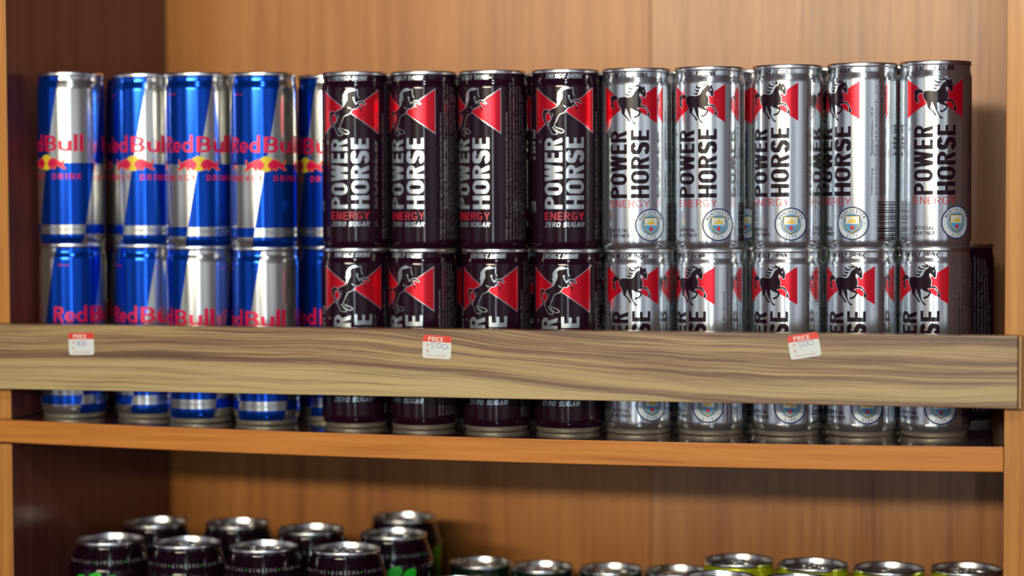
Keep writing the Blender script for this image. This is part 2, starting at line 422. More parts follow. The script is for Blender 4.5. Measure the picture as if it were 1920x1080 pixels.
def tab_mesh(name, h, mat, r=26):
    """stay-on tab with finger hole and rivet, lying on the lid panel, plus the raised mouth outline"""
    bm = bmesh.new()
    def slab(outer, inner, z0, z1):
        n = len(outer)
        vs = [[bm.verts.new((x, y, z)) for x, y in lp] for lp in (outer, inner) for z in (z0, z1)]
        o0, o1, i0, i1 = vs
        for k in range(n):
            j = (k + 1) % n
            bm.faces.new((o0[k], o0[j], o1[j], o1[k])); bm.faces.new((i0[j], i0[k], i1[k], i1[j]))
            bm.faces.new((o1[k], o1[j], i1[j], i1[k])); bm.faces.new((o0[j], o0[k], i0[k], i0[j]))
    n = 28
    def oval(cx, cy, a, b, p=2.4):
        out = []
        for k in range(n):
            t = 2 * PI * k / n; c, s = math.cos(t), math.sin(t)
            out.append((cx + a * math.copysign(abs(c) ** (2 / p), c), cy + b * math.copysign(abs(s) ** (2 / p), s)))
        return out
    z = h - 3.7
    slab(oval(0, 7.5, 7.6, 5.6), oval(0, 8.2, 4.8, 3.2), z + .9, z + 2.0)        # finger ring
    slab(oval(0, -.2, 7.2, 4.4), oval(0, -.2, 2.6, 1.8), z + .9, z + 1.9)         # nose
    slab(oval(0, -.2, 2.6, 1.8), oval(0, -.2, .3, .2), z, z + 1.5)                 # rivet
    slab(oval(0, -9.5, 8.6, 7.4), oval(0, -9.5, 7.9, 6.7), z, z + .5)             # mouth bead
    bmesh.ops.scale(bm, vec=(MM,) * 3, verts=bm.verts)
    me = bpy.data.meshes.new(name); bm.to_mesh(me); bm.free(); me.materials.append(mat)
    return me

# ------------------------------------------------------------------ artwork: silver and black cans with the horse
SB = [(7.45,123.3),(8.06,125.77),(9.09,124.12),(10.92,123.71),(12.06,124.74),(11.94,122.89),(12.75,121.04),(12.87,118.99),(12.87,116.94),(12.34,115.79),(11.53,115.7),(10.84,116.53),(10.11,117.76),(9.09,118.78),(8.27,119.19),(7.86,117.96),(8.06,116.53),(9.09,114.88),(9.5,112.83),(9.38,111.19),(8.89,109.95),(10.11,109.54),(11.74,109.62),(12.95,108.72),(14.17,106.67),(15.07,104.82),(15.6,103.38),(15.89,102.35),(15.19,101.41),(14.17,101.74),(13.77,102.77),(14.38,104.2),(13.77,105.85),(12.34,107.69),(11.13,108.31),(8.48,108.19),(6.41,107.49),(8.27,106.26),(9.42,104.82),(8.48,102.97),(7.45,101.33),(5.99,100.51),(3.88,100.1),(3.67,101.12),(5.16,101.74),(6.62,102.35),(7.86,104.2),(7.65,104.82),(5.16,105.64),(3.03,106.67),(2.38,107.41),(1.28,106.67),(1.81,104.2),(1.72,101.74),(2.38,99.68),(3.67,97.43),(5.99,95.58),(4.1,95.5),(3.03,96.81),(1.94,98.86),(0.61,100.92),(-0.3,103.38),(-1.45,106.26),(-2.01,107.69),(-2.63,106.67),(-2.87,105.02),(-3.36,103.79),(-2.39,102.15),(-0.53,100.51),(0.47,98.86),(1.5,97.84),(-0.53,97.63),(-0.76,98.86),(-1.92,100.51),(-4.1,102.35),(-5.47,103.59),(-5.62,105.02),(-5.89,106.67),(-6.95,108.72),(-8.34,111.19),(-8.63,113.65),(-7.78,115.29),(-5.89,116.2),(-2.87,116.2),(-0.07,115.91),(1.72,116.53),(3.03,118.17),(3.88,120.22),(5.16,122.07),(6.62,123.1)]
ST = [(-8.63,115.09),(-9.8,116.73),(-11.69,117.55),(-13.76,117.35),(-15.45,116.11),(-15.7,114.06),(-14.89,112.42),(-15.7,109.95),(-13.76,108.31),(-12.7,107.28),(-12.02,108.72),(-13.05,109.95),(-13.19,112.42),(-12.36,113.86),(-10.41,114.47),(-8.92,114.27)]
SM = [[(7.65,124.95),(6.41,125.77),(3.88,126.38),(4.73,125.56),(5.99,124.86),(4.73,124.53),(2.16,125.15),(3.03,124.12),(5.16,123.59),(7.03,123.92)],
      [(0.16,124.74),(0.83,123.3),(2.38,122.69),(4.31,123.1),(3.03,121.66),(1.05,121.66),(-0.3,122.89)],
      [(-1.22,121.86),(-0.53,120.84),(1.05,120.43),(2.81,120.84),(1.72,119.19),(-0.07,119.4),(-0.99,120.43)],
      [(-2.87,119.61),(-2.16,118.58),(-0.53,118.25),(1.5,118.58),(0.61,116.94),(-1.22,117.35),(-2.49,118.37)]]
BB = [(5.13,123.37),(6.16,124.09),(6.71,122.95),(6.58,120.63),(7.42,118.1),(8.13,116.63),(7.63,115.7),(6.58,116.0),(5.54,117.26),(4.1,118.31),(3.07,118.31),(3.48,116.42),(5.13,112.84),(5.87,112.71),(7.21,114.1),(8.47,115.15),(10.18,114.94),(11.94,114.1),(13.19,113.05),(12.61,112.41),(11.27,113.05),(9.54,113.68),(8.26,113.68),(7.71,112.62),(8.68,111.36),(9.97,109.67),(10.27,108.41),(9.75,106.72),(9.11,107.36),(9.32,108.83),(8.26,110.31),(7.42,111.15),(6.79,110.52),(5.75,109.25),(3.48,109.25),(2.25,107.99),(1.44,106.72),(-0.2,105.04),(-2.67,104.2),(-4.13,102.93),(-4.97,101.25),(-5.81,99.14),(-6.88,97.03),(-7.53,95.35),(-6.88,94.08),(-3.92,92.82),(-1.43,91.97),(-0.2,90.5),(-1.84,89.66),(-3.92,90.29),(-6.02,92.18),(-8.18,94.08),(-9.06,94.5),(-9.06,93.66),(-7.74,91.55),(-5.6,89.87),(-5.18,88.81),(-8.18,88.6),(-9.5,89.87),(-10.86,92.39),(-12.01,94.92),(-11.32,97.45),(-9.95,99.56),(-9.59,100.82),(-10.63,103.35),(-11.18,105.04),(-11.78,105.88),(-9.95,107.36),(-7.74,108.41),(-5.18,109.67),(-3.5,111.36),(-2.67,113.47),(-1.43,116.0),(-1.02,118.52),(-1.43,120.63),(-0.2,122.32),(1.84,122.82),(3.48,123.16)]
BM_ = [(5.13,123.24),(3.07,124.64),(0.62,124.42),(-1.84,123.37),(-3.5,121.47),(-4.75,119.37),(-4.34,117.26),(-5.18,115.57),(-4.34,113.89),(-4.75,111.78),(-2.67,113.47),(-1.02,116.42),(-1.84,118.52),(-1.43,120.63),(-1.84,121.47),(-0.2,122.32),(1.84,122.82),(3.48,123.16)]
BT = [(-11.78,105.88),(-13.68,107.36),(-15.67,107.15),(-17.24,105.04),(-16.97,101.67),(-15.93,98.72),(-14.17,96.19),(-12.72,95.35),(-13.44,97.45),(-14.91,99.98),(-15.16,102.93),(-14.41,105.04),(-12.72,105.04)]

def glyph(ch, w, h, S, T):
    """grotesque letter drawn from strokes: S vertical and T horizontal stem width; lower case for the rounded script"""
    V = []; F = []
    def poly(pts):
        b = len(V); V.extend(pts); F.append(tuple(range(b, b + len(pts))))
    def rc(x0, y0, x1, y1): poly([(x0, y0), (x1, y0), (x1, y1), (x0, y1)])
    def arc(cx, cy, rx, ry, a0, a1, n=10): return [(cx + rx * math.cos(math.radians(a0 + (a1 - a0) * k / n)), cy + ry * math.sin(math.radians(a0 + (a1 - a0) * k / n))) for k in range(n + 1)]
    def band(po, pi):
        b = len(V); n = len(po); V.extend(po); V.extend(pi)
        F.extend((b + k, b + k + 1, b + n + k + 1, b + n + k) for k in range(n - 1))
    def bowl(x0, y0, x1, y1, a0, a1, r=None):
        """part of a rounded rectangle, from angle a0 to a1 (multiples of 90 plus openings)"""
        r = min((x1 - x0) / 2, (y1 - y0) / 2) if r is None else r
        def pt(a, ins):
            rx, ry = r - (S if ins else 0), r - (T if ins else 0)
            c, n = math.cos(math.radians(a)), math.sin(math.radians(a))
            cx = (x1 - r) if c > 0 else (x0 + r); cy = (y1 - r) if n > 0 else (y0 + r)
            return cx + rx * c, cy + ry * n
        N = max(6, int(abs(a1 - a0) / 9)); A = [a0 + (a1 - a0) * k / N for k in range(N + 1)]
        A2 = []
        for q in A:
            m = q % 90
            if m < 1e-6 and q not in (a0, a1): A2 += [q - .01, q + .01]
            else: A2.append(q)
        cl = [A2[0]] if abs(a1 - a0) > 359 else []
        band([pt(q, 0) for q in A2 + cl], [pt(q, 1) for q in A2 + cl])
    def diag(xa, ya, xb, yb, k): poly([(xa - k, ya), (xa + k, ya), (xb + k, yb), (xb - k, yb)])
    m = h * .5
    if ch == 'O': bowl(0, 0, w, h, .01, 359.99)
    elif ch == 'C': bowl(0, 0, w, h, 20, 340)
    elif ch == 'G': bowl(0, 0, w, h, 24, 360); rc(w - S, h * .22, w, h * .5); rc(w * .52, h * .5 - T, w - S, h * .5)
    elif ch == 'Q': bowl(0, 0, w, h, .01, 359.99)
    elif ch == 'U': rc(0, h * .4, S, h); rc(w - S, h * .4, w, h); bowl(0, 0, w, h * .8, 180.01, 359.99)
    elif ch == 'D': rc(0, 0, S, h); bowl(-w * .2, 0, w, h, -89.9, 89.9, h * .38); rc(S, 0, w * .45, T); rc(S, h - T, w * .45, h)
    elif ch in 'PRB':
        rc(0, 0, S, h); y = h * (.46 if ch != 'B' else .5) - (T / 2 if ch == 'B' else 0); rr = (h - y) / 2; rx = w * .5
        band([(S, h)] + arc(w * (.96 if ch == 'B' else 1) - rx, h - rr, rx, rr, 90, -90) + [(S, y)], [(S, h - T)] + arc(w * (.96 if ch == 'B' else 1) - rx, h - rr, rx - S, rr - T, 90, -90) + [(S, y + T)])
        if ch == 'R': diag(w * .40 + S * .45, y + T * .3, w - S * .52, 0, S * .52)
        if ch == 'B':
            y = y + T; rr = y / 2
            band([(S, y)] + arc(w - rx, rr, rx, rr, 90, -90) + [(S, 0)], [(S, y - T)] + arc(w - rx, rr, rx - S, rr - T, 90, -90) + [(S, T)])
    elif ch in 'EF':
        rc(0, 0, S, h); rc(S, m - T / 2, w * .90, m + T / 2); rc(S, h - T, w * .96, h)
        if ch == 'E': rc(S, 0, w * .96, T)
    elif ch == 'L': rc(0, 0, S, h); rc(S, 0, w * .92, T)
    elif ch == 'T': rc(0, h - T, w, h); rc(w / 2 - S / 2, 0, w / 2 + S / 2, h - T)
    elif ch == 'I': rc(0, 0, S, h)
    elif ch == 'H': rc(0, 0, S, h); rc(w - S, 0, w, h); rc(S, m - T / 2, w - S, m + T / 2)
    elif ch == 'N': rc(0, 0, S, h); rc(w - S, 0, w, h); poly([(S * .2, h), (S * 1.2, h), (w - S * .2, 0), (w - S * 1.2, 0)])
    elif ch == 'M': rc(0, 0, S, h); rc(w - S, 0, w, h); diag(S * .6, h, w / 2, h * .12, S * .5); diag(w / 2, h * .12, w - S * .6, h, S * .5)
    elif ch == 'K': rc(0, 0, S, h); diag(S * .95, h * .36, w - S * .6, h, S * .58); diag(w * .42, h * .52, w - S * .5, 0, S * .58)
    elif ch == 'Y': rc(w / 2 - S / 2, 0, w / 2 + S / 2, h * .46); diag(w / 2, h * .42, S * .5, h, S * .52); diag(w / 2, h * .42, w - S * .5, h, S * .52)
    elif ch == 'A': diag(S * .48, 0, w / 2, h, S * .5); diag(w - S * .48, 0, w / 2, h, S * .5); rc(w * .25, h * .22, w * .75, h * .22 + T)
    elif ch == 'Z': rc(0, h - T, w, h); rc(0, 0, w, T); diag(S * .6, T * .5, w - S * .6, h - T * .5, S * .6)
    elif ch == 'W':
        k = S * .50; q = [k, w * .275, w * .5, w * .725, w - k]
        for i_ in range(4):
            up = i_ % 2; diag(q[i_], 0 if up else h, q[i_ + 1], h if up else 0, k)
    elif ch == 'S':
        r = w * .5; rm = h / 4 + T * .25; cyt = h - rm; cyb = rm
        P_ = arc(r, cyt, r - S / 2, rm - T / 2, 12, 90, 8) + arc(r, cyt, r - S / 2, rm - T / 2, 90, 226, 12)[1:] + arc(r, cyb, r - S / 2, rm - T / 2, 46, -90, 12) + arc(r, cyb, r - S / 2, rm - T / 2, -90, -168, 8)[1:]
        n = len(P_); b = len(V)
        for i in range(n):
            a_ = np.array(P_[max(i - 1, 0)]); c_ = np.array(P_[min(i + 1, n - 1)]); d = (c_ - a_) / np.hypot(*(c_ - a_)); nn = np.array([-d[1], d[0]])
            wd = S * abs(nn[0]) + T * abs(nn[1]); p = np.array(P_[i])
            V.append((p[0] + nn[0] * wd / 2, p[1] + nn[1] * wd / 2)); V.append((p[0] - nn[0] * wd / 2, p[1] - nn[1] * wd / 2))
            if i: F.append((b + 2 * i - 2, b + 2 * i - 1, b + 2 * i + 1, b + 2 * i))
    elif ch == 'e': xh = h * .68; bowl(0, 0, w, xh, .01, 318); rc(S * .8, xh * .5 - T * .5, w - S * .05, xh * .5 + T * .25)
    elif ch == 'd': xh = h * .68; bowl(0, 0, w, xh, .01, 359.99); rc(w - S, 0, w, h * 1.08)
    elif ch == 'u': xh = h * .68; rc(0, xh * .45, S, xh); rc(w - S, 0, w, xh); bowl(0, 0, w, xh * .9, 180.01, 359.99)
    elif ch == 'l': rc(0, 0, S, h * 1.08)
    return V, F
WIDE = {'W': 1.42, 'M': 1.2, 'I': None, 'l': None, ' ': .45, 'E': .86, 'F': .82, 'L': .80, 'S': .95, 'e': .98, 'u': .9}
def block_word(word, h=1.0, w=.62, S=.17, T=.15, gap=.09, shear=0.0):
    V = []; F = []; x = 0
    for ch in word:
        k = WIDE.get(ch, 1.0); cw = S if k is None else w * k
        if ch != ' ':
            v, f = glyph(ch, cw, h, S, T); b = len(V)
            V.extend((p + x + q * shear, q) for p, q in v); F.extend(tuple(b + i for i in g) for g in f)
        x += cw + gap
    return V, F
BW = lambda t, **k: block_word(t, **k)

_z = lambda L: [(x, H - (138.6 - z) * KT) for x, z in L]
SB, ST, BB, BM_, BT = map(_z, (SB, ST, BB, BM_, BT)); SM = [_z(l) for l in SM]
FULL = 2 * PI * 26.5
DESC = ["POWER HORSE - non alcoholic. %s energy drink containing taurine and caffeine, with sweeteners.",
        "POWER HORSE is designed for periods of high physical and mental activities. It revives your body and mind during and",
        "after strenuous times and high activity. It improves and increases physical strength and endurance, concentration, reaction",
        "and metabolism. POWER HORSE is the drink of choice for working professionals, students, drivers, clubbers and more.",
        "High caffeine content (32 mg/100 ml). Not recommended for children and pregnant or breastfeeding women, diabetics and",
        "people sensitive to caffeine. Do not mix with alcohol. Store in a cool dry place. Drink responsibly. Serve well chilled.",
        "Ingredients: water, acid, carbon dioxide, taurine 0.4%, acidity regulator, caffeine, vitamins."]
def crest(pr, cx, cz, r=12.3):
    k = r / 12.3
    pr.add(ring(cx, cz, 11.2 * k, 12.3 * k), M_navy, 1); pr.add(disc(cx, cz, 11.2 * k), M_cwhite, 1)
    pr.add(ring(cx, cz, 7.3 * k, 7.7 * k), M_navy, 2); pr.add(disc(cx, cz, 7.3 * k), M_cwhite, 1.5)
    pr.add(ring(cx, cz, 6.0 * k, 7.0 * k), M_sky, 2)
    sh = lambda s: [(cx + x * s * k, cz + z * s * k) for x, z in ((-5.6, 6.0), (-3, 5.7), (0, 6.0), (3, 5.7), (5.6, 6.0), (5.8, 2), (5.4, -2), (3.8, -5), (0, -7.6), (-3.8, -5), (-5.4, -2), (-5.8, 2))]
    pr.add(flat_poly([sh(1.0)]), M_ink, 3); pr.add(flat_poly([sh(.92)]), M_gold, 4); pr.add(flat_poly([sh(.84)]), M_cwhite, 5)
    low = [(cx + x * .84 * k, cz + z * .84 * k) for x, z in ((-5.6, -.4), (5.6, -.4), (5.4, -2), (3.8, -5), (0, -7.6), (-3.8, -5), (-5.4, -2))]
    pr.add(flat_poly([low]), M_sky, 6)
    for q in (-1.6, .2, 2.0): pr.add(stroke([(cx + (q - 1.8) * k, cz - 5.0 * k + abs(q) * .4), (cx + (q + 2.0) * k, cz - .8 * k)], .35), M_cwhite, 6.5, cut=False)
    rose = [(cx + (2.0 if i % 2 == 0 else 1.35) * k * math.sin(i * PI / 5), cz - 3.0 * k + (2.0 if i % 2 == 0 else 1.35) * k * math.cos(i * PI / 5)) for i in range(10)]
    pr.add(flat_poly([rose]), M_crest_red, 8, cut=False)
    ship = [(-3.4, .4), (3.2, .4), (3.6, 1.3), (2.7, 1.2), (2.6, 3.0), (1.7, 3.1), (1.6, 2.0), (.9, 3.6), (.3, 4.9), (-.3, 3.7), (-.6, 2.2), (-1.4, 3.0), (-2.2, 2.9), (-2.3, 1.5), (-3.9, 1.6)]
    pr.add(flat_poly([[(cx + x * k, cz + z * k) for x, z in ship]]), M_gold, 7)
    def arc_text(s, rad, a0, a1, hh, flip=False):
        n = len(s)
        for i, ch in enumerate(s):
            a = math.radians(a0 + (a1 - a0) * i / (n - 1)); V, F = BW(ch, w=.66, S=.17, T=.16)
            xs = [v[0] for v in V]; mx = (min(xs) + max(xs)) / 2; V = [((x - mx) * hh, (y - .5) * hh) for x, y in V]
            pr.add(move((V, F), cx + rad * math.cos(a), cz + rad * math.sin(a), a - PI / 2 + (PI if flip else 0)), M_navy, 2.5, cut=False)
    arc_text('MANCHESTER', 9.45 * k, 152, 28, 2.3 * k)
    arc_text('CITY', 9.6 * k, 250, 290, 2.3 * k, True)
    for s_, xx in (('18', -9.3), ('94', 9.3)): pr.add(fit(flat_text(s_, 0, 0, 1), cx + (xx - .8) * k, cx + (xx + .8) * k, cz - .5 * k, cz + .5 * k), M_sky, 2.5, cut=False)

def horse_can(kind):
    pr = Print(); silver = kind == 'silver'
    ink = M_ink if silver else M_white_ink; small = M_ink if silver else M_grey_ink
    for face in (0, 1):
        ox = face * FULL / 2
        sh = lambda vf: ([(x + ox, z) for x, z in vf[0]], vf[1])
        def A(vf, m, l=1, **k): pr.add(sh(vf), m, l, **k)
        T = (lambda t: H - t * KT)
        # neck lettering
        A(fit(BW('ENERGY DRINK', w=.46, S=.145, T=.13, gap=.075, shear=.16), -15.5, 15.5, T(7.4), T(3.7)), ink, 1, zcut=True)
        if silver:
            w, zt, zb, zc = 22.1, T(13.6), T(42.6), T(28.1)
            A(([(-w, zt), (0, zc), (-w, zb)], [(0, 1, 2)]), M_red); A(([(w, zt), (w, zb), (0, zc)], [(0, 1, 2)]), M_red)
            A(rect(-4, zc - 2.5, 4, zc + 2.5), M_red)
            for lp in [SB, ST] + SM: A(flat_poly([smooth_loop(lp, 2)], .32), M_silver, 2)
            for lp in [SB, ST] + SM: A(flat_poly([smooth_loop(lp, 2)]), M_ink, 3)
            A(flat_poly([_z([(10.7, 120.8), (11.2, 121.4), (11.5, 120.6), (11.1, 119.9)])]), M_silver, 4, cut=False)
            A((_z([(7.4, 122.9), (5.6, 121.7), (4.3, 119.9), (3.3, 117.6), (1.6, 116.2), (0.2, 116.3), (1.7, 117.2), (2.9, 119.2), (4.2, 121.6), (6.0, 123.3)]), [(0, 1, 8, 9), (1, 2, 7, 8), (2, 3, 6, 7), (3, 4, 5, 6)]), M_silver, 4)
        else:
            w, zt, zb, zc = 24.2, T(14.6), T(48.6), T(31.6)
            for e, m, l in ((.62, M_white_ink, 1), (0, M_red, 2)):
                A(([(-w - e * .6, zt + e * 1.6), (e * .8, zc), (-w - e * .6, zb - e * 1.6)], [(0, 1, 2)]), m, l)
                A(([(w + e * .6, zt + e * 1.6), (w + e * .6, zb - e * 1.6), (-e * .8, zc)], [(0, 1, 2)]), m, l)
            for lp in (BB, BM_, BT): A(flat_poly([smooth_loop(lp, 2)], .42), M_white_ink, 3)
            for lp in (BB, BT): A(flat_poly([smooth_loop(lp, 2)]), M_ink, 4)
            A(flat_poly([smooth_loop(BM_, 2)], -.1), M_white_ink, 5)
            A(stroke(_z([(-9.2, 104.6), (-8.6, 103.0), (-9.4, 101.4)]), .4), M_white_ink, 5, cut=False)
            A(stroke(_z([(-.5, 110.6), (.6, 109.6), (1.8, 109.3)]), .5), M_white_ink, 5, cut=False)
            A(stroke(_z([(3.6, 117.6), (4.6, 114.8), (5.6, 113.2), (6.6, 114.6)]), .35), M_white_ink, 5, cut=False)
        # rotated wordmark
        t0, t1 = (47.8, 99.6) if silver else (52.6, 107.6)
        A(fit(BW('POWER', w=.60, S=.20, T=.155, gap=.09), -15.7, -1.4, T(t1), T(t0 + .4), True), ink)
        A(fit(BW('HORSE', w=.60, S=.20, T=.155, gap=.09), 1.4, 15.7, T(t1), T(t0 - .3), True), ink)
        e0, e1 = (101.2, 106.6) if silver else (110.2, 116.2)
        A(fit(BW('ENERGY', w=.64, S=.105 if silver else .15, T=.10 if silver else .13, gap=.16), -15.7, 15.7, T(e1), T(e0)), M_red_ink)
        A(ring(-20.2, T(t0 + 3.0), .95, 1.25, 20), ink, cut=False); A(fit(flat_text('R', 0, 0, 1), -20.6, -19.8, T(t0 + 3.5), T(t0 + 2.5)), ink, cut=False)
        if silver:
            A(fit(BW('OFFICIAL', w=.66, S=.16, T=.15, gap=.15), -15.7, -.4, T(125.7), T(123.0)), ink)
            A(fit(BW('PARTNER', w=.66, S=.16, T=.15, gap=.15), -15.7, .6, T(129.6), T(126.9)), ink)
            p2 = Print(); crest(p2, 16.9, T(120.2))
            for vf, m, l, cu_, zc_ in p2.items: pr.add(sh(vf), m, l, cut=cu_, zcut=zc_)
        else:
            A(fit(BW('ZERO SUGAR', w=.64, S=.16, T=.14, gap=.13, shear=.2), -16, 16, T(121.6), T(117.8)), ink)
        # the panel to the right of this face
        if face == 0:
            L0 = T(131.5)
            sizes = [97, 118.5, 118, 117, 116, 110, 84]
            for i, s in enumerate(DESC):
                s = s.replace('%s', 'Sugarfree' if not silver else 'Carbonated')
                A(text_line(s, 29.6 + 3.1 * i, L0, 1.75, sizes[i], .012 if i == 0 else 0), small, cut=False)
        else:
            B = T(99.5)
            A(text_line('Nutritional information / 100 ml', 31.8, T(69.5), 1.8, 35, .02), small, cut=False)
            rows = [(35.0, 'Energy  205 kJ / 48 kcal', 'Vitamin B6      2.0 mg  *100'), (38.6, 'Protein                      0 g', 'Vitamin B12    2.0 \u00b5g  *200'),
                    (42.2, 'Fat                            0 g', 'Niacin            8.0 mg    *44'), (45.8, 'Salt                     0.2 g', 'Biotin            8.0 \u00b5g')]
            for x, a, b in rows:
                A(text_line(a, x, T(69.5), 1.7, 28.5), small, cut=False); A(text_line(b, x, T(38.6), 1.7, 26.5), small, cut=False)
            for x in (32.5, 36.1, 39.7, 43.3, 46.9): A(rect(x, T(70.3), x + .2, T(10.8)), small, cut=False)
            for z in (T(70.3), T(39.6), T(10.9)): A(rect(32.5, z, 47.1, z + .22), small)
            A(text_line('*) per cent of the daily reference intake of vitamins', 49.4, T(70), 1.3, 56), small, cut=False)
            for i, (t_, ln) in enumerate((('POWER HORSE Energy', 20), ('Drinks GmbH, A-4041 Linz,', 27), ('Austria. Made in Austria', 26), ('www.power-horse.com', 25))):
                A(text_line(t_, 31.9 + 3.4 * i, T(99.2), 1.7, ln, .01 if i == 0 else 0), small, cut=False)
            A(text_line('e 250 ml', 56.5, T(70), 4.6, 23, .03), small, cut=True)
            # barcode in its pale box
            if not silver: A(rect(33.6, T(134.5), 57.0, T(101.8)), M_white_ink, 1)
            rnd = random.Random(7); z = T(133)
            while z < T(103.6):
                hgt = rnd.choice((.35, .35, .7, 1.0)); A(rect(35.2, z, 55.4, z + hgt), M_ink, 2); z += hgt + rnd.choice((.35, .35, .6, .9))
    mats = [M_silver if silver else M_black, M_ink, M_white_ink, M_grey_ink, M_red, M_red_ink, M_navy, M_sky, M_cwhite, M_gold, M_crest_red]
    return body_mesh(kind + '_horse_can_body', SLIM_SIDE, M_silver if silver else M_black, pr, 26.5, mats)

# ------------------------------------------------------------------ artwork: blue and silver can with the two bulls
BULL = [(1.96,-2.4),(1.7,-.4),(3.3,1.9),(6.3,3.5),(8.9,2.5),(12,1.0),(14.1,.1),(15.3,1.0),(15.5,2.8),(16.2,2.9),(16.1,.6),(15.4,-1.3),(15,-2.8),(17.2,-4.4),(16.6,-5.2),(14.6,-4.7),(12.6,-3.6),(11.1,-2.6),(9.3,-3.0),(8.7,-4.8),(6.9,-5.1),(7.4,-3.7),(5.9,-3.5),(4.9,-4.8),(3.4,-4.6),(3.4,-3.2)]
def bull_can():
    pr = Print(); T = (lambda t: H - t * KT)
    sl = 12.5 / 69.3
    def xb(z, c): return c + (z - T(73)) * sl
    for face in (0, 1):
        c = face * FULL / 2; q = FULL / 4
        zt, zb, zm = 136.2, 4.0, T(73.5)
        # silver: upper right, lower left; slanted sides
        pr.add(([(xb(zm, c), zm), (xb(zm, c + q), zm), (xb(zt, c + q), zt), (xb(zt, c), zt)], [(0, 1, 2, 3)]), M_bsilver, 1, zcut=True)
        pr.add(([(xb(zb, c - q), zb), (xb(zb, c), zb), (xb(zm, c), zm), (xb(zm, c - q), zm)], [(0, 1, 2, 3)]), M_bsilver, 1, zcut=True)
        z0, z1 = 11.6, 18.9
        pr.add(([(xb(z0, c), z0), (xb(z0, c + q), z0), (xb(z1, c + q), z1), (xb(z1, c), z1)], [(0, 1, 2, 3)]), M_bsilver, 2, zcut=True)
        pr.add(([(xb(z0, c - q), z0), (xb(z0, c), z0), (xb(z1, c), z1), (xb(z1, c - q), z1)], [(0, 1, 2, 3)]), M_blue, 2, zcut=True)
        pr.add(fit(flat_text('Vitalizes body and mind.', .0), c - 0, c + 31, 13.5, 17.2), M_bandtext, 3)
        f1 = fit(BW('Red', w=.70, S=.19, T=.15, gap=.07), c - 31.4, c - 4.4, T(64), T(50.2)); f2 = fit(BW('Bull', w=.70, S=.19, T=.15, gap=.09), c - 1.6, c + 31.4, T(64), T(50.2))
        pr.add(f1, M_crimson, 3); pr.add(f2, M_crimson, 3)
        pr.add(fit(BW('ENERGY', w=.6, S=.15, T=.13, gap=.32), c - 30.5, c - 2.5, T(86.6), T(82)), M_crimson, 3); pr.add(fit(BW('DRINK', w=.6, S=.15, T=.13, gap=.32), c + 6, c + 29.5, T(86.6), T(82)), M_crimson, 3)
        pr.add(disc(c, T(73), 6.1), M_yellow, 3)
        for sgn in (1, -1):
            lp = [(c + sgn * x, T(73) + z) for x, z in BULL]
            pr.add(flat_poly([smooth_loop(lp, 2)], .35), M_orange, 4); pr.add(flat_poly([smooth_loop(lp, 2)], -.15), M_crimson, 5)
        pr.add(fit(flat_text('250 ml', 0, 0, 1), c - 27, c - 19, T(18.4), T(16.6)), M_crimson, 2, cut=False)
    mats = [M_blue, M_bsilver, M_crimson, M_yellow, M_orange, M_bandtext]
    return body_mesh('blue_silver_can_body', SLIM_SIDE, M_blue, pr, 26.5, mats)

BASE_ME = mesh_from('slim_can_base', *lathe_data(SLIM_BASE, 72)[:2], [M_alu_dull], NN=lathe_data(SLIM_BASE, 72)[2])
LID_ME = lid_mesh('slim_can_lid', 26.0, H, M_lid)
TAB_ME = tab_mesh('slim_can_tab', H, M_lid)
BODY = {'blue': bull_can(), 'black': horse_can('black'), 'silver': horse_can('silver')}

# ------------------------------------------------------------------ placement of the middle shelf
XL, XR, DEP = -464.3, 300.0, 314.8
def sag(x):
    u = min(max((x - XL) / (XR - XL), -.2), 1.2); return -3.6 * 4 * u * (1 - u) - .00233 * x
CAMX, CAMY = 330.0, -1532.7
PITCH = 135.4
COLS = [ # x, y, kind, rot upper, rot lower, lower dx, flip upper, flip lower
    (-435.4, 53.2, 'blue', -47, 33, 0, 0, 0), (-379.9, 74, 'blue', -23, -8.5, 0, 0, 0), (-327.4, 57.5, 'blue', 0, -44, 0, 0, 0), (-273.3, 59.7, 'blue', 4, -34, 1, 0, 0),
    (-197.3, 62.8, 'black', -12, -5, -1.5, 0, 0), (-142.0, 65.0, 'black', -35, -34.6, -2, 0, 0), (-87.5, 67.2, 'black', -40, -16, 2, 0, 0), (-30.5, 69.5, 'black', -3, -15, 1.5, 0, 1),
    (24.3, 71.7, 'silver', -13, -14.5, 1.5, 1, 1), (79.7, 74, 'silver', -21.5, -42, 1.5, 1, 0), (138.5, 76.3, 'silver', -30.6, -31.5, 0, 0, 1), (193.8, 78.5, 'silver', -51.5, -26.5, 0, 1, 0),
    (247.1, 80.7, 'silver', 0, -26, .5, 1, 1)]
BACK = [(-229.5, 96, 'blue', -51, -19)]
GR = {'blue': 'blue and silver energy drink cans on the middle shelf', 'black': 'black energy drink cans on the middle shelf', 'silver': 'silver energy drink cans on the middle shelf'}
def slim_can(kind, x, y, z, rot, label, group, tab=False):
    # rot is measured against the direction towards the lens so that the print faces as photographed
    t = thing('energy_drink_can', label, 'can', (x * MM, y * MM, z * MM), 0, group)
    face = math.atan2(CAMX - x, y - CAMY)
    t.rotation_euler = (0, 0, face + math.radians(rot))
    link('body', BODY[kind], t); link('lid', LID_ME, t); link('base', BASE_ME, t)
    return t
ORD = {'blue': ['leftmost', 'second from left', 'third from left', 'fourth from left'],
       'black': ['leftmost of its kind', 'second from left of its kind', 'third from left of its kind', 'rightmost of its kind'],
       'silver': ['leftmost of its kind', 'second from left of its kind', 'middle one of its kind', 'fourth from left of its kind', 'rightmost of its kind']}
cnt = {'blue': 0, 'black': 0, 'silver': 0}
KS = {'blue': 'blue and silver can with bulls logo', 'black': 'black can with rearing horse', 'silver': 'silver can with galloping horse'}
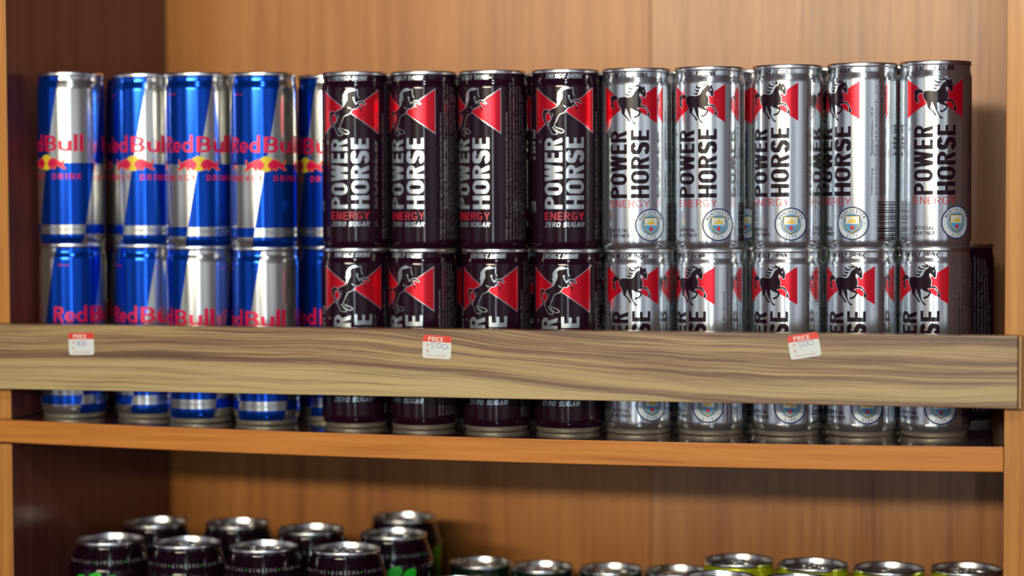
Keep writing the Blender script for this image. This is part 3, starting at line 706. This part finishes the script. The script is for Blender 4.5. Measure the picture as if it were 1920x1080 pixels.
COLS = [(c[0] + (CAMX - c[0]) * .005, c[1] - 8) + c[2:] for c in COLS]
for (x, y, kind, ru, rl, dx, fu, fl) in COLS:
    i = cnt[kind]; cnt[kind] += 1; w = ORD[kind][i]
    zb = sag(x)
    slim_can(kind, x + dx, y, zb, rl + 180 * fl, '%s, %s, lower front row' % (KS[kind], w), GR[kind])
    slim_can(kind, x, y, zb + PITCH, ru + 180 * fu, '%s, %s, upper front row' % (KS[kind], w), GR[kind])
x, y, kind, ru, rl = BACK[0]
slim_can(kind, x, y, sag(x), rl, 'blue and silver can set back between the blue and black cans, lower layer', GR[kind])
slim_can(kind, x, y, sag(x) + PITCH, ru, 'blue and silver can set back between the blue and black cans, upper layer', GR[kind])
# second row, glimpsed through the gaps
GAPN = {0: 'first and second blue', 1: 'second and third blue', 2: 'third and fourth blue', 4: 'first and second black', 5: 'second and third black', 6: 'third and fourth black',
        7: 'last black, first silver', 8: 'first and second silver', 9: 'second and third silver', 10: 'third and fourth silver', 11: 'last two silver'}
for i in range(12):
    if i == 3: continue
    a, b = COLS[i], COLS[i + 1]; k = b[2] if i != 7 else 'black'
    xx = (a[0] + b[0]) / 2; yy = max(a[1], b[1]) + 52
    if i == 1: yy = a[1] + 54
    if i == 0: xx = -404; yy = 113
    if i == 11: xx = 221; yy = 122
    for lv, z in (('lower', 0), ('upper', PITCH)):
        slim_can(k, xx, yy, sag(xx) + z, 100 + 37 * i + (50 if z else 0),
                 '%s can seen between the %s front cans, %s layer' % ({'blue': 'blue and silver', 'black': 'black', 'silver': 'silver'}[k], GAPN[i], lv), GR[k])
slim_can('black', 262, 158, sag(262), -43, 'black can in deep shade behind the rightmost silver can of the lower layer', GR['black'])

# ------------------------------------------------------------------ shelving unit
def box_bm(x0, x1, y0, y1, z0, z1, nx=1, zf=None, bev=.6):
    bm = bmesh.new()
    vs = {}
    xs = [x0 + (x1 - x0) * i / nx for i in range(nx + 1)]
    for i, x in enumerate(xs):
        dz = zf(x) if zf else 0
        vs[i] = [bm.verts.new((x, y, z + dz)) for y, z in ((y0, z0), (y1, z0), (y1, z1), (y0, z1))]
    for i in range(nx):
        a, b = vs[i], vs[i + 1]
        for k in range(4):
            j = (k + 1) % 4; bm.faces.new((a[k], b[k], b[j], a[j]))
    bm.faces.new(vs[0]); bm.faces.new(vs[nx][::-1])
    bmesh.ops.recalc_face_normals(bm, faces=bm.faces)
    if bev:
        ed = [e for e in bm.edges if len(e.link_faces) == 2 and e.calc_face_angle(0) > 1.0]
        bmesh.ops.bevel(bm, geom=ed, offset=bev, segments=2, affect='EDGES', profile=.6)
    bmesh.ops.scale(bm, vec=(MM,) * 3, verts=bm.verts)
    return bm
def box(name, dims, mat, parent=None, nx=1, zf=None, bev=.6, mats=None, pick=None):
    bm = box_bm(*dims, nx=nx, zf=zf, bev=bev)
    me = bpy.data.meshes.new(name)
    if pick:
        for f in bm.faces: f.material_index = pick(f)
    bm.to_mesh(me); bm.free()
    for m in (mats or [mat]): me.materials.append(m)
    return link(name, me, parent)
FL = -266.0
unit = thing('shelving_unit', 'wooden shelving unit with honey coloured back panels and upright sides', 'shelving unit', (0, 0, FL * MM - .018))
def ubox(name, dims, *a, **k):
    o = box(name, dims, *a, **k); o.location = (0, 0, -unit.location.z); return o
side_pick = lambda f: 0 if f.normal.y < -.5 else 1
TOPZ = 520
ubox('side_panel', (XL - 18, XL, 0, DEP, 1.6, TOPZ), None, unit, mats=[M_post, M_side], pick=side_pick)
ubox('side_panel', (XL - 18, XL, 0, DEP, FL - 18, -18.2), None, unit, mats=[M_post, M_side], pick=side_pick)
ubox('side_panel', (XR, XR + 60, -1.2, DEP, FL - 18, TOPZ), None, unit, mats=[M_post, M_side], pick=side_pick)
ubox('back_panel', (XL - 18, -9.6, DEP, DEP + 6, FL - 18, TOPZ), M_back_l, unit, bev=.4)
ubox('back_panel', (-9.15, XR + 60, DEP, DEP + 6, FL - 18, TOPZ), M_back_r, unit, bev=.4)
ubox('backing_strip', (-40, 20, DEP + 6, DEP + 8, FL - 18, TOPZ), M_dark_gap, unit, bev=0)
shelf_pick = lambda f: 0 if f.normal.y < -.5 else 1
ubox('shelf', (XL - 18, XR, 0, DEP, FL - 18, FL), None, unit, mats=[M_shelf_edge, M_shelf_top], pick=shelf_pick)
ubox('shelf', (XL - 18, XR + 60, -1, DEP, TOPZ, TOPZ + 18), None, unit, mats=[M_shelf_edge, M_shelf_top], pick=shelf_pick)
sh = box('shelf', (XL - 60, XR - .3, -.6, DEP - .3, -18, 0), None, None, nx=60, zf=sag, mats=[M_shelf_edge, M_shelf_top], pick=shelf_pick)
tag(sh, 'middle shelf board with orange wood front edge, sagging under two layers of cans', 'shelf')
# guard rail
RAILY = -16.6
rail = thing('guard_rail', 'walnut coloured board across the front of the middle shelf', 'board', (0, RAILY * MM, .0274))
o = box('board', (-520, 309.4, RAILY, -.9, 27.4, 78.2), M_rail, rail, bev=.9, nx=40, zf=lambda x: .00073 * x); o.location = (0, -RAILY * MM, -.0274)
o = box('edge_band', (309.9, 311.9, RAILY, -.9, 27.4, 78.2), M_band, rail, bev=.5, zf=lambda x: .00073 * x); o.location = (0, -RAILY * MM, -.0274); o['label'] = 'yellowish edging strip on the right end of the board'

# ------------------------------------------------------------------ price stickers
def sticker(cx, cz, w, h, ang, hand, label):
    V = []; F = []; MI = []; mats = [M_paper, M_sred, M_sred2, M_pen, M_swhite]
    def lay(vf, mat, y, clip=None):
        b = len(V); V.extend((x, -y, z) for x, z in vf[0])
        for f in vf[1]:
            p = [vf[0][i] for i in f]; ar = sum(p[i][0] * p[(i + 1) % len(p)][1] - p[(i + 1) % len(p)][0] * p[i][1] for i in range(len(p)))
            F.append(tuple(b + i for i in (f if ar > 0 else f[::-1]))); MI.append(mats.index(mat))
    def rr(x0, z0, x1, z1, r, corners=(1, 1, 1, 1)):
        out = []
        for (cx_, cz_, a0, on) in ((x1, z1, 0, corners[0]), (x0, z1, 90, corners[1]), (x0, z0, 180, corners[2]), (x1, z0, 270, corners[3])):
            if not on: out.append((cx_, cz_)); continue
            sx_ = 1 if cx_ == x1 else -1; sz_ = 1 if cz_ == z1 else -1
            for k in range(6):
                a = math.radians(a0 + 90 * k / 5); out.append((cx_ - sx_ * r + r * math.cos(a), cz_ - sz_ * r + r * math.sin(a)))
        return out
    a, b = w / 2, h / 2
    outl = rr(-a, -b, a, b, 2.0); n = len(outl)
    lay((outl, [tuple(range(n))]), M_paper, .15)
    base = len(V); V.extend((x, 0, z) for x, z in outl)
    for k in range(n): F.append((base + k, base + (k + 1) % n, (k + 1) % n, k)); MI.append(0)
    hd = rr(-a, b - h * .29, a, b, 2.0, (1, 1, 0, 0)); lay((hd, [tuple(range(len(hd)))]), M_sred, .18)
    lay(fit(BW('PRICE', w=.62, S=.18, T=.17, gap=.12), -a * .62, a * .42, b - h * .26, b - h * .07), M_swhite, .21)
    lay(fit(flat_text('N', .03), -a * .70, -a * .58, b - h * .48, b - h * .37), M_sred2, .18)
    lay(fit(flat_text('$', .03), -a * .70, -a * .58, b - h * .74, b - h * .61), M_sred2, .18)
    lay(fit(flat_text('Have a nice day', .0, .2), -a * .66, a * .62, -b + h * .07, -b + h * .17), M_sred2, .18)
    for st in hand: lay(stroke([(x * a, z * b) for x, z in st], .38), M_pen, .2)
    me = mesh_from('price_sticker', V, F, mats, MI, smooth=False)
    o = link('price_sticker', me); o.location = (cx * MM, (RAILY - .01) * MM, cz * MM); o.rotation_euler = (0, math.radians(-ang), 0)
    return tag(o, label, 'price sticker', 'price stickers on the guard board')
def oval_s(cx, cz, rx, rz, a0=80, a1=440, n=16): return [(cx + rx * math.cos(math.radians(a0 + (a1 - a0) * k / n)), cz + rz * math.sin(math.radians(a0 + (a1 - a0) * k / n))) for k in range(n + 1)]
five = lambda x, z: [[(x + .26, z + .20), (x, z + .22), (x + .02, z + .0), (x + .2, z - .0), (x + .22, z - .16), (x + .0, z - .22)]]
sticker(-395.5, 63.3, 21.2, 17.2, 1.5, [[(-.34, .22), (-.40, .0), (-.18, .0)], [(-.2, .26), (-.22, -.2)], oval_s(0, .05, .13, .18), oval_s(.26, .06, .12, .18)], 'white and red price sticker with blurred blue writing, below the blue and silver cans')
sticker(-109.4, 64.9, 22.0, 17.2, -2.3, five(-.42, .12) + [oval_s(.16, .12, .16, .19), oval_s(.55, .06, .19, .2)], 'white and red price sticker with thin blue 500, below the black cans')
sticker(161.8, 69.6, 22.0, 17.2, 9.3, five(-.36, .14) + [oval_s(.08, .18, .14, .2), oval_s(.44, .18, .17, .18)], 'tilted white and red price sticker at the top edge, below the silver cans')

# ------------------------------------------------------------------ lower shelf
# tall black cans
TALL_SIDE = [(30.2, 4.2), (31.6, 6.5), (32.7, 9.5), (33, 13), (33, 60), (33, 110), (33, 142), (32.85, 145), (32.4, 147.5), (31.2, 150.8), (29.6, 155), (28.2, 159), (27.1, 162.2), (26.7, 163.6), (26.6, 165.3)]
TALL_BASE = [(0, 11), (14, 10), (21, 6.5), (24.5, 2), (26, .3), (27, 0), (28, .6), (29.3, 2.4), (30.2, 4.2)]
SLEEK_SIDE = [(26.6, 4), (28, 6.2), (28.8, 9), (29, 12), (29, 60), (29, 110), (29, 143), (28.8, 145.4), (28.2, 147.6), (27.3, 149.8), (26.7, 151.4), (26.6, 153.2)]
SLEEK_BASE = [(0, 10), (14, 9), (20, 5.5), (22.5, 1.8), (23.6, .2), (24.4, 0), (25.3, .8), (26.1, 2.4), (26.6, 4)]
def claw_can():
    pr = Print(); R0 = 33
    s = 'L-CARNITINE+GINSENG+TAURINE'
    pos = -1.5; step = 3.55; i0 = s.index('+')
    for i, ch in enumerate(s):
        V, F = flat_text(ch, .0, 0, 2); xs = [v[0] for v in V]; w = (max(xs) - min(xs)); mx = (min(xs) + max(xs)) / 2
        k = 2.7 / .7; cx = pos + (i - i0) * step
        pr.add(([((x - mx) * k * .9 + cx, 151.6 + y * k) for x, y in V], F), M_green if ch == '+' else M_grey_ink, 1, cut=True, zcut=True)
    for dx, hgt, w in ((-13, 1, 1), (0, 3.2, 1.15), (13, 1, 1)):       # three ragged claw marks
        lp = [(dx - 4.5, 139 + hgt), (dx - 1, 141.5 + hgt), (dx + 4.5 * w, 142 + hgt * 1.1), (dx + 6 * w, 138 + hgt), (dx + 3.6, 134), (dx + 4.2, 128), (dx + 2.4, 124), (dx + 3.2, 112), (dx + 1.4, 100), (dx + 2.2, 88), (dx, 70 - hgt * 3),
              (dx - .8, 84), (dx - 1.8, 98), (dx - .9, 108), (dx - 2.2, 118), (dx - 1.2, 126), (dx - 3.6, 133), (dx - 6.0, 136)]
        pr.add(flat_poly([smooth_loop(lp, 2)]), M_green, 1)
    return body_mesh('tall_black_can_body', TALL_SIDE, M_blackcan, pr, R0, [M_blackcan, M_green, M_grey_ink])
CLAW = claw_can()
PLAINB = {'tall': CLAW, 'dgreen': body_mesh('dark_green_can_body', SLIM_SIDE, M_dgreen, None, 26.5, [M_dgreen]), 'lime': body_mesh('lime_can_body', SLEEK_SIDE, M_lime, None, 29, [M_lime])}
def bm_lathe(name, prof, mat):
    V, F, NN = lathe_data(prof, 72); return mesh_from(name, V, F, [mat], NN=NN)
SPEC = {'tall': (168.0, lid_mesh('tall_can_lid', 27.2, 168, M_lid), tab_mesh('tall_can_tab', 168, M_lid), bm_lathe('tall_can_base', TALL_BASE, M_alu_dull)),
        'dgreen': (H, LID_ME, TAB_ME, BASE_ME),
        'lime': (156.0, lid_mesh('sleek_can_lid', 27.2, 156, M_lid), tab_mesh('sleek_can_tab', 156, M_lid), bm_lathe('sleek_can_base', SLEEK_BASE, M_alu_dull))}
def low_can(kind, x, y, rot, tabrot, label, group):
    t = thing('energy_drink_can', label, 'can', (x * MM, y * MM, FL * MM), math.atan2(CAMX - x, y - CAMY) + math.radians(rot), group)
    link('body', PLAINB[kind], t); link('lid', SPEC[kind][1], t); link('base', SPEC[kind][3], t)
    tb = link('pull_tab', SPEC[kind][2], t); tb.rotation_euler = (0, 0, math.radians(tabrot))
g = 'tall black cans on the lower shelf'
for x, y, rot, tr, lb in ((-403, 47, -24, 160, 'tall black can with green claw mark, leftmost front can on the lower shelf'),
                          (-336.5, 46, -24, 40, 'tall black can on the lower shelf, second from the left in the front row'),
                          (-269.5, 42, -24, 110, 'tall black can on the lower shelf, third from the left in the front row'),
                          (-202.5, 46, -24, 75, 'tall black can on the lower shelf, rightmost of the four in the front row'),
                          (-402, 136, 60, 130, 'tall black can on the lower shelf, leftmost in the second row'),
                          (-332, 146, 60, 20, 'tall black can on the lower shelf, second from the left in the second row'),
                          (-261, 130, 60, 95, 'tall black can on the lower shelf, third from the left in the second row'),
                          (-188, 124, 0, 60, 'tall black can with green claw mark, right end of the second row'),
                          (-205, 208, 60, 10, 'tall black can standing furthest back, its lid the topmost of the tall cans')):
    low_can('tall', x, y, rot, tr, lb, g)
g = 'small dark green cans on the lower shelf'
for x, y, tr, lb in ((-125, 164, 30, 'small dark green can on the lower shelf, leftmost of its back row'),
                     (-71, 156, 100, 'small dark green can on the lower shelf, second from the left in its row'),
                     (-14, 159, 70, 'small dark green can on the lower shelf, third from the left in its row'),
                     (40, 161, 140, 'small dark green can on the lower shelf, beside the lime cans'),
                     (-121, 74, 0, 'small dark green can in front of its row, only the lid edge showing')):
    low_can('dgreen', x, y, 0, tr, lb, g)
g = 'lime green cans on the lower shelf'
for x, y, tr, lb in ((95, 129, 20, 'lime green can on the lower shelf, leftmost of the back row'),
                     (153.5, 123, 35, 'lime green can on the lower shelf, second from the left in the back row'),
                     (212, 119, 160, 'lime green can on the lower shelf, third from the left in the back row'),
                     (270.0, 130, 75, 'lime green can on the lower shelf, rightmost, beside the side panel'),
                     (91, 52, 60, 'lime green can in the front row of the lower shelf, left one of two'),
                     (150, 52, 110, 'lime green can in the front row of the lower shelf, right one of two')):
    low_can('lime', x, y, 0, tr, lb, g)
